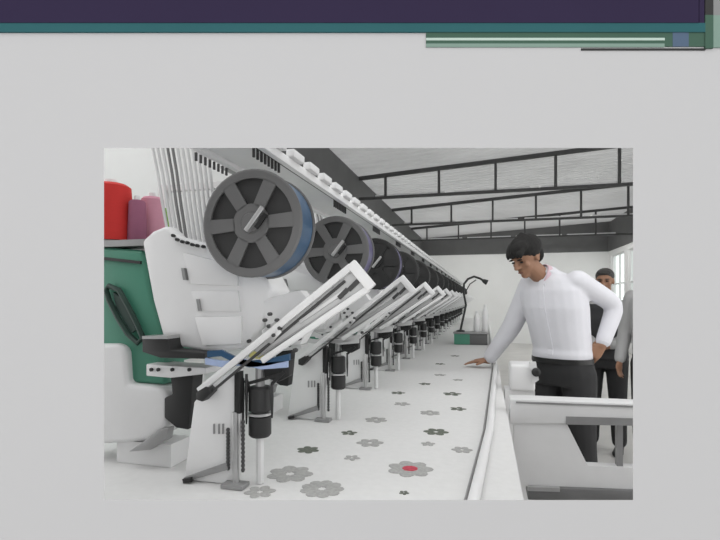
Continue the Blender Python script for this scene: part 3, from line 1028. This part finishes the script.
# ---------------------------------------------------------------- man in white shirt
def man_one():
    D0 = 3.0
    foot = C(566, 300, D0)
    root = thing('person', 'man in white shirt and black trousers leaning over the cloth, hand on hip', 'person', (foot.x, foot.y, 0))
    Rv, Fv = Vector((CA, SA, 0)), Vector((-SA, CA, 0))
    UP = Vector((0, 0, 1))
    fc = (Rv * -.78 - Fv * .62).normalized()
    lf = UP.cross(fc)                                   # his left
    pel = C(563, 366, D0)
    wst = C(562, 348, D0)
    chs = C(555, 308, D0)
    sho = C(551, 281, D0)
    nk = C(540, 275, D0 - .02)
    hd = C(526.5, 257.5, D0 - .05)
    sL, sR = C(577, 279, D0 - .13), C(530, 284, D0 + .12)
    eL, eR = C(616, 305, D0 - .05), C(512, 327, D0 + .22)
    wL, wR = C(602, 345, D0 - .12), C(488, 360, D0 + .33)
    hL, hR = pel + lf * .10 - UP * .05, pel - lf * .10 - UP * .05
    kL, kR = Vector((foot.x, foot.y, .52)) + lf * .12 + fc * .03, Vector((foot.x, foot.y, .52)) - lf * .11 + fc * .06
    aL, aR = Vector((foot.x, foot.y, .10)) + lf * .14 - fc * .02, Vector((foot.x, foot.y, .10)) - lf * .12 + fc * .02

    def secs(g):
        return [(pel - UP * .09, lf * (.165 + g), fc * (.115 + g)), (pel, lf * (.17 + g), fc * (.12 + g)), (wst, lf * (.158 + g), fc * (.112 + g)),
                (wst.lerp(chs, .5), lf * (.168 + g), fc * (.118 + g)), (chs, lf * (.185 + g), fc * (.125 + g)),
                (chs.lerp(sho, .65), lf * (.185 + g), fc * (.11 + g)), (sho + UP * .008, lf * (.15 + g), fc * (.085 + g)), (sho + UP * .028, lf * (.07 + g), fc * (.05 + g))]
    b = MB()
    torso(b, secs(0))
    limb(b, [sho - UP * .01, nk, hd + Vector((0, 0, -.05)) + Rv * .02], [.060, .056, .055])
    q, f, l, up = head_mesh(b, hd, Rv * -.80 - Fv * .40 - UP * .50, UP)
    for s_, e_, w_ in ((sL, eL, wL), (sR, eR, wR)):
        limb(b, [s_, e_, w_], [.052, .042, .028])
    hand(b, wL, (C(590, 359, D0 - .10) - wL), Fv * -1 + UP * .6, Rv * -1 + UP * .2, .35)
    hand(b, wR, (C(470, 366, D0 + .36) - wR) + UP * .03, UP, Fv * -1, .10, 1.05)
    for h_, k_, a_ in ((hL, kL, aL), (hR, kR, aR)):
        limb(b, [h_, k_, a_], [.085, .055, .04])
    to_mesh(b, 'body', M['skin'], root, .006, 3)
    # shirt
    b = MB()
    S = secs(.018)[2:]
    S = [(wst - UP * .07, lf * .178, fc * .134), (wst - UP * .03, lf * .182, fc * .138)] + S
    S[-1] = (sho + UP * .040, lf * .105, fc * .080)
    S.append((sho.lerp(nk, .5) + UP * .045, lf * .078, fc * .070))
    torso(b, S)
    limb(b, [sL - UP * .01, eL, wL + (eL - wL).normalized() * .03], [.066, .056, .045])
    limb(b, [sR - UP * .01, eR, wR + (eR - wR).normalized() * .03], [.072, .064, .048])
    limb(b, [sho - UP * .03 + Rv * .015, sho.lerp(nk, .45) + Rv * .012], [.092, .082])
    sh = to_mesh(b, 'shirt', M['shirt'], root, .009, 5)
    for (e_, w_) in ((eL, wL), (eR, wR)):
        d = (e_ - w_).normalized()
        MB().tube([w_ + d * .012, w_ + d * .07], [.040, .045], 18).build('cuff', M['shirt'], sh, smooth=True)
    cax = (hd - UP * .05 + Rv * .02 - sho).normalized()
    cl = (lf - cax * lf.dot(cax)).normalized()
    cf = cl.cross(cax) * (1 if cl.cross(cax).dot(fc) > 0 else -1)
    c0 = sho.lerp(nk, .62)
    cb = MB()
    R_ = []
    for t_, g_ in ((-.012, .084), (.040, .072), (.043, .066), (.0, .066)):
        R_.append([c0 + cax * (t_ - .016 * max(0, math.sin(t))) + (cl * math.cos(t) + cf * math.sin(t)) * g_ for t in [2 * math.pi * k / 28 for k in range(28)]])
    cb.rings(R_, closed=True)
    cb.build('collar', M['collar'], sh, smooth=True)
    for e in (-1, 1):
        w0 = c0 + cax * .018 + cf * .086 + cl * e * .008
        w1 = c0 + cax * .026 + cf * .066 + cl * e * .056
        w2 = c0 - cax * .040 + cf * .128 + cl * e * .050
        MB().prism([w0, w1, w2], cf * .008).build('collar_point', M['shirt'], sh)
    pb = MB()
    fr = [c_ + d_ * 1.015 for c_, a_, d_ in S[1:-2]]
    pb.rings([[p + lf * .016 + fc * .002, p - lf * .016 + fc * .002, p - lf * .016 - fc * .006, p + lf * .016 - fc * .006] for p in fr])
    pb.build('placket', M['shirt'], sh)
    # trousers
    b = MB()
    torso(b, [(pel - UP * .11, lf * .185, fc * .135), (pel - UP * .03, lf * .19, fc * .142), (wst - UP * .05, lf * .176, fc * .132)])
    for h_, k_, a_ in ((hL, kL, aL), (hR, kR, aR)):
        limb(b, [h_, k_, a_ + UP * .02], [.105, .078, .065])
    tr = to_mesh(b, 'trousers', M['trousers'], root, .010, 5)
    bb = MB()
    ring = lambda z_, g: [wst + UP * z_ + lf * (.184 + g) * math.cos(t) + fc * (.141 + g) * math.sin(t) for t in [2 * math.pi * k / 28 for k in range(28)]]
    bb.rings([ring(-.085, .0), ring(-.085, .006), ring(-.055, .006), ring(-.055, .0)], closed=True)
    bb.build('belt', M['leather'], tr, smooth=True)
    for a_ in (aL, aR):
        sb = MB()
        shoe(sb, a_, fc)
        sb.build('shoe', M['leather'], root, smooth=True)

    def hr(b):
        b.ell(q(-.024, 0, .056), l * .090, f * .104, up * .086, 20)
        b.ell(q(.040, .01, .088), l * .072, f * .064, up * .042, 16)
        b.ell(q(.074, .014, .068), l * .060, f * .030, up * .030, 14)
        b.ell(q(.080, -.020, .052), l * .030, f * .016, up * .020, 10)
        b.ell(q(-.068, 0, .0), l * .070, f * .042, up * .070, 16)
        for k in range(15):
            e = -.062 + .124 * k / 14
            j = .012 * ((k * 7) % 5) / 5
            limb(b, [q(-.03, e * .8, .142 - abs(e) * .5), q(.045 + j, e, .128 - abs(e) * .6), q(.090 + j, e * .95 + .01, .085 - abs(e) * .4), q(.102, e * .9 + .014, .052 + j - abs(e) * .2)],
                 [.016, .015, .012, .006], 8)
        for e in (-1, 1):
            b.ell(q(-.012, e * .073, .030), l * .014, f * .034, up * .034, 10)
    face_parts(q, f, l, up, root, 1.0, 'hair', hr)
    return root


man_one()


# ---------------------------------------------------------------- people standing behind
def standing(px, D, height, face, label, shirt_m, vest_m, trous_m, hair_m, clasp):
    c = C(px, 300, D)
    g0 = Vector((c.x, c.y, 0))
    root = thing('person', label, 'person', g0)
    UP = Vector((0, 0, 1))
    fc = Vector(face).normalized()
    lf = UP.cross(fc)
    k = height / 1.75
    at = lambda e, d_, z_: g0 + lf * e * k + fc * d_ * k + UP * z_ * k
    pel, wst, chs, sho, nk, hd = at(0, 0, .92), at(0, 0, 1.05), at(0, .01, 1.27), at(0, -.005, 1.43), at(0, .0, 1.48), at(0, .02, 1.63)
    sL, sR = at(.185, 0, 1.40), at(-.185, 0, 1.40)
    if clasp:
        eL, eR, wL, wR = at(.26, .0, 1.13), at(-.26, .0, 1.13), at(.07, .20, 1.03), at(-.07, .20, 1.05)
    else:
        eL, eR, wL, wR = at(.25, -.01, 1.13), at(-.25, -.01, 1.13), at(.26, .06, .89), at(-.26, .06, .89)
    hL, hR, kL, kR, aL, aR = at(.10, 0, .88), at(-.10, 0, .88), at(.11, .01, .50), at(-.11, .01, .50), at(.12, -.02, .09), at(-.12, -.02, .09)

    def secs(g):
        return [(pel - UP * .08, lf * (.165 + g), fc * (.11 + g)), (pel, lf * (.17 + g), fc * (.12 + g)), (wst, lf * (.16 + g), fc * (.115 + g)),
                (chs, lf * (.18 + g), fc * (.12 + g)), (chs.lerp(sho, .65), lf * (.18 + g), fc * (.11 + g)), (sho + UP * .005, lf * (.14 + g), fc * (.08 + g)),
                (sho + UP * .03, lf * (.08 + g), fc * (.06 + g))]
    b = MB()
    torso(b, secs(0))
    limb(b, [sho, nk, hd - UP * .06], [.062, .056, .054])
    q, f, l, up = head_mesh(b, hd, fc - UP * .12, UP, k)
    for s_, e_, w_ in ((sL, eL, wL), (sR, eR, wR)):
        limb(b, [s_, e_, w_], [.05, .04, .028])
    if clasp:
        hand(b, wL, -lf + fc * .15 - UP * .1, fc, UP, .45)
        hand(b, wR, lf + fc * .05 - UP * .15, fc, UP, .45)
    else:
        hand(b, wL, -UP + fc * .1, lf, fc, .3)
        hand(b, wR, -UP + fc * .1, -lf, fc, .3)
    for h_, k_, a_ in ((hL, kL, aL), (hR, kR, aR)):
        limb(b, [h_, k_, a_], [.085, .055, .04])
    to_mesh(b, 'body', M['skin'], root, .008, 2)
    b = MB()
    S = [(wst - UP * .10, lf * .18, fc * .135)] + secs(.018)[2:]
    S[-1] = (sho + UP * .025, lf * .09, fc * .07)
    torso(b, S)
    for s_, e_, w_ in ((sL, eL, wL), (sR, eR, wR)):
        limb(b, [s_ - UP * .01, e_, w_ + (e_ - w_).normalized() * .02], [.072, .058, .045])
    sh = to_mesh(b, 'shirt', M[shirt_m], root, .010, 4)
    if vest_m:
        b = MB()
        S2 = [(c_, a_ * 1.07, d_ * 1.09) for c_, a_, d_ in S[:-2]]
        S2.insert(0, (wst - UP * .15, lf * .198, fc * .152))
        S2.append((sho - UP * .015, lf * .172, fc * .115))
        torso(b, S2)
        to_mesh(b, 'waistcoat', M[vest_m], root, .010, 3)
    b = MB()
    torso(b, [(pel - UP * .11, lf * .18, fc * .13), (pel - UP * .02, lf * .185, fc * .137), (wst - UP * .06, lf * .172, fc * .128)])
    for h_, k_, a_ in ((hL, kL, aL), (hR, kR, aR)):
        limb(b, [h_, k_, a_ + UP * .02], [.10, .076, .064])
    to_mesh(b, 'trousers', M[trous_m], root, .010, 4)
    for a_ in (aL, aR):
        sb = MB()
        shoe(sb, a_, fc)
        sb.build('shoe', M['leather'], root, smooth=True)

    def hr(b):
        b.ell(q(-.022, 0, .050), l * .084 * k, f * .096 * k, up * .076 * k, 20)
        b.ell(q(.040, 0, .085), l * .066 * k, f * .050 * k, up * .030 * k, 14)
        b.ell(q(-.066, 0, .0), l * .068 * k, f * .040 * k, up * .066 * k, 14)
    face_parts(q, f, l, up, root, k, hair_m, hr)
    return root


Rv, Fv = Vector((CA, SA, 0)), Vector((-SA, CA, 0))
standing(605, 4.45, 1.69, -Rv * .55 - Fv * .8, 'man in dark waistcoat standing behind the man in white', 'gshirt', 'vest', 'trousers', 'hair2', True)
standing(658, 3.75, 1.78, -Rv * .8 - Fv * .55, 'person in grey shirt and black trousers at the far right edge', 'gshirt', None, 'trousers', 'hair', False)
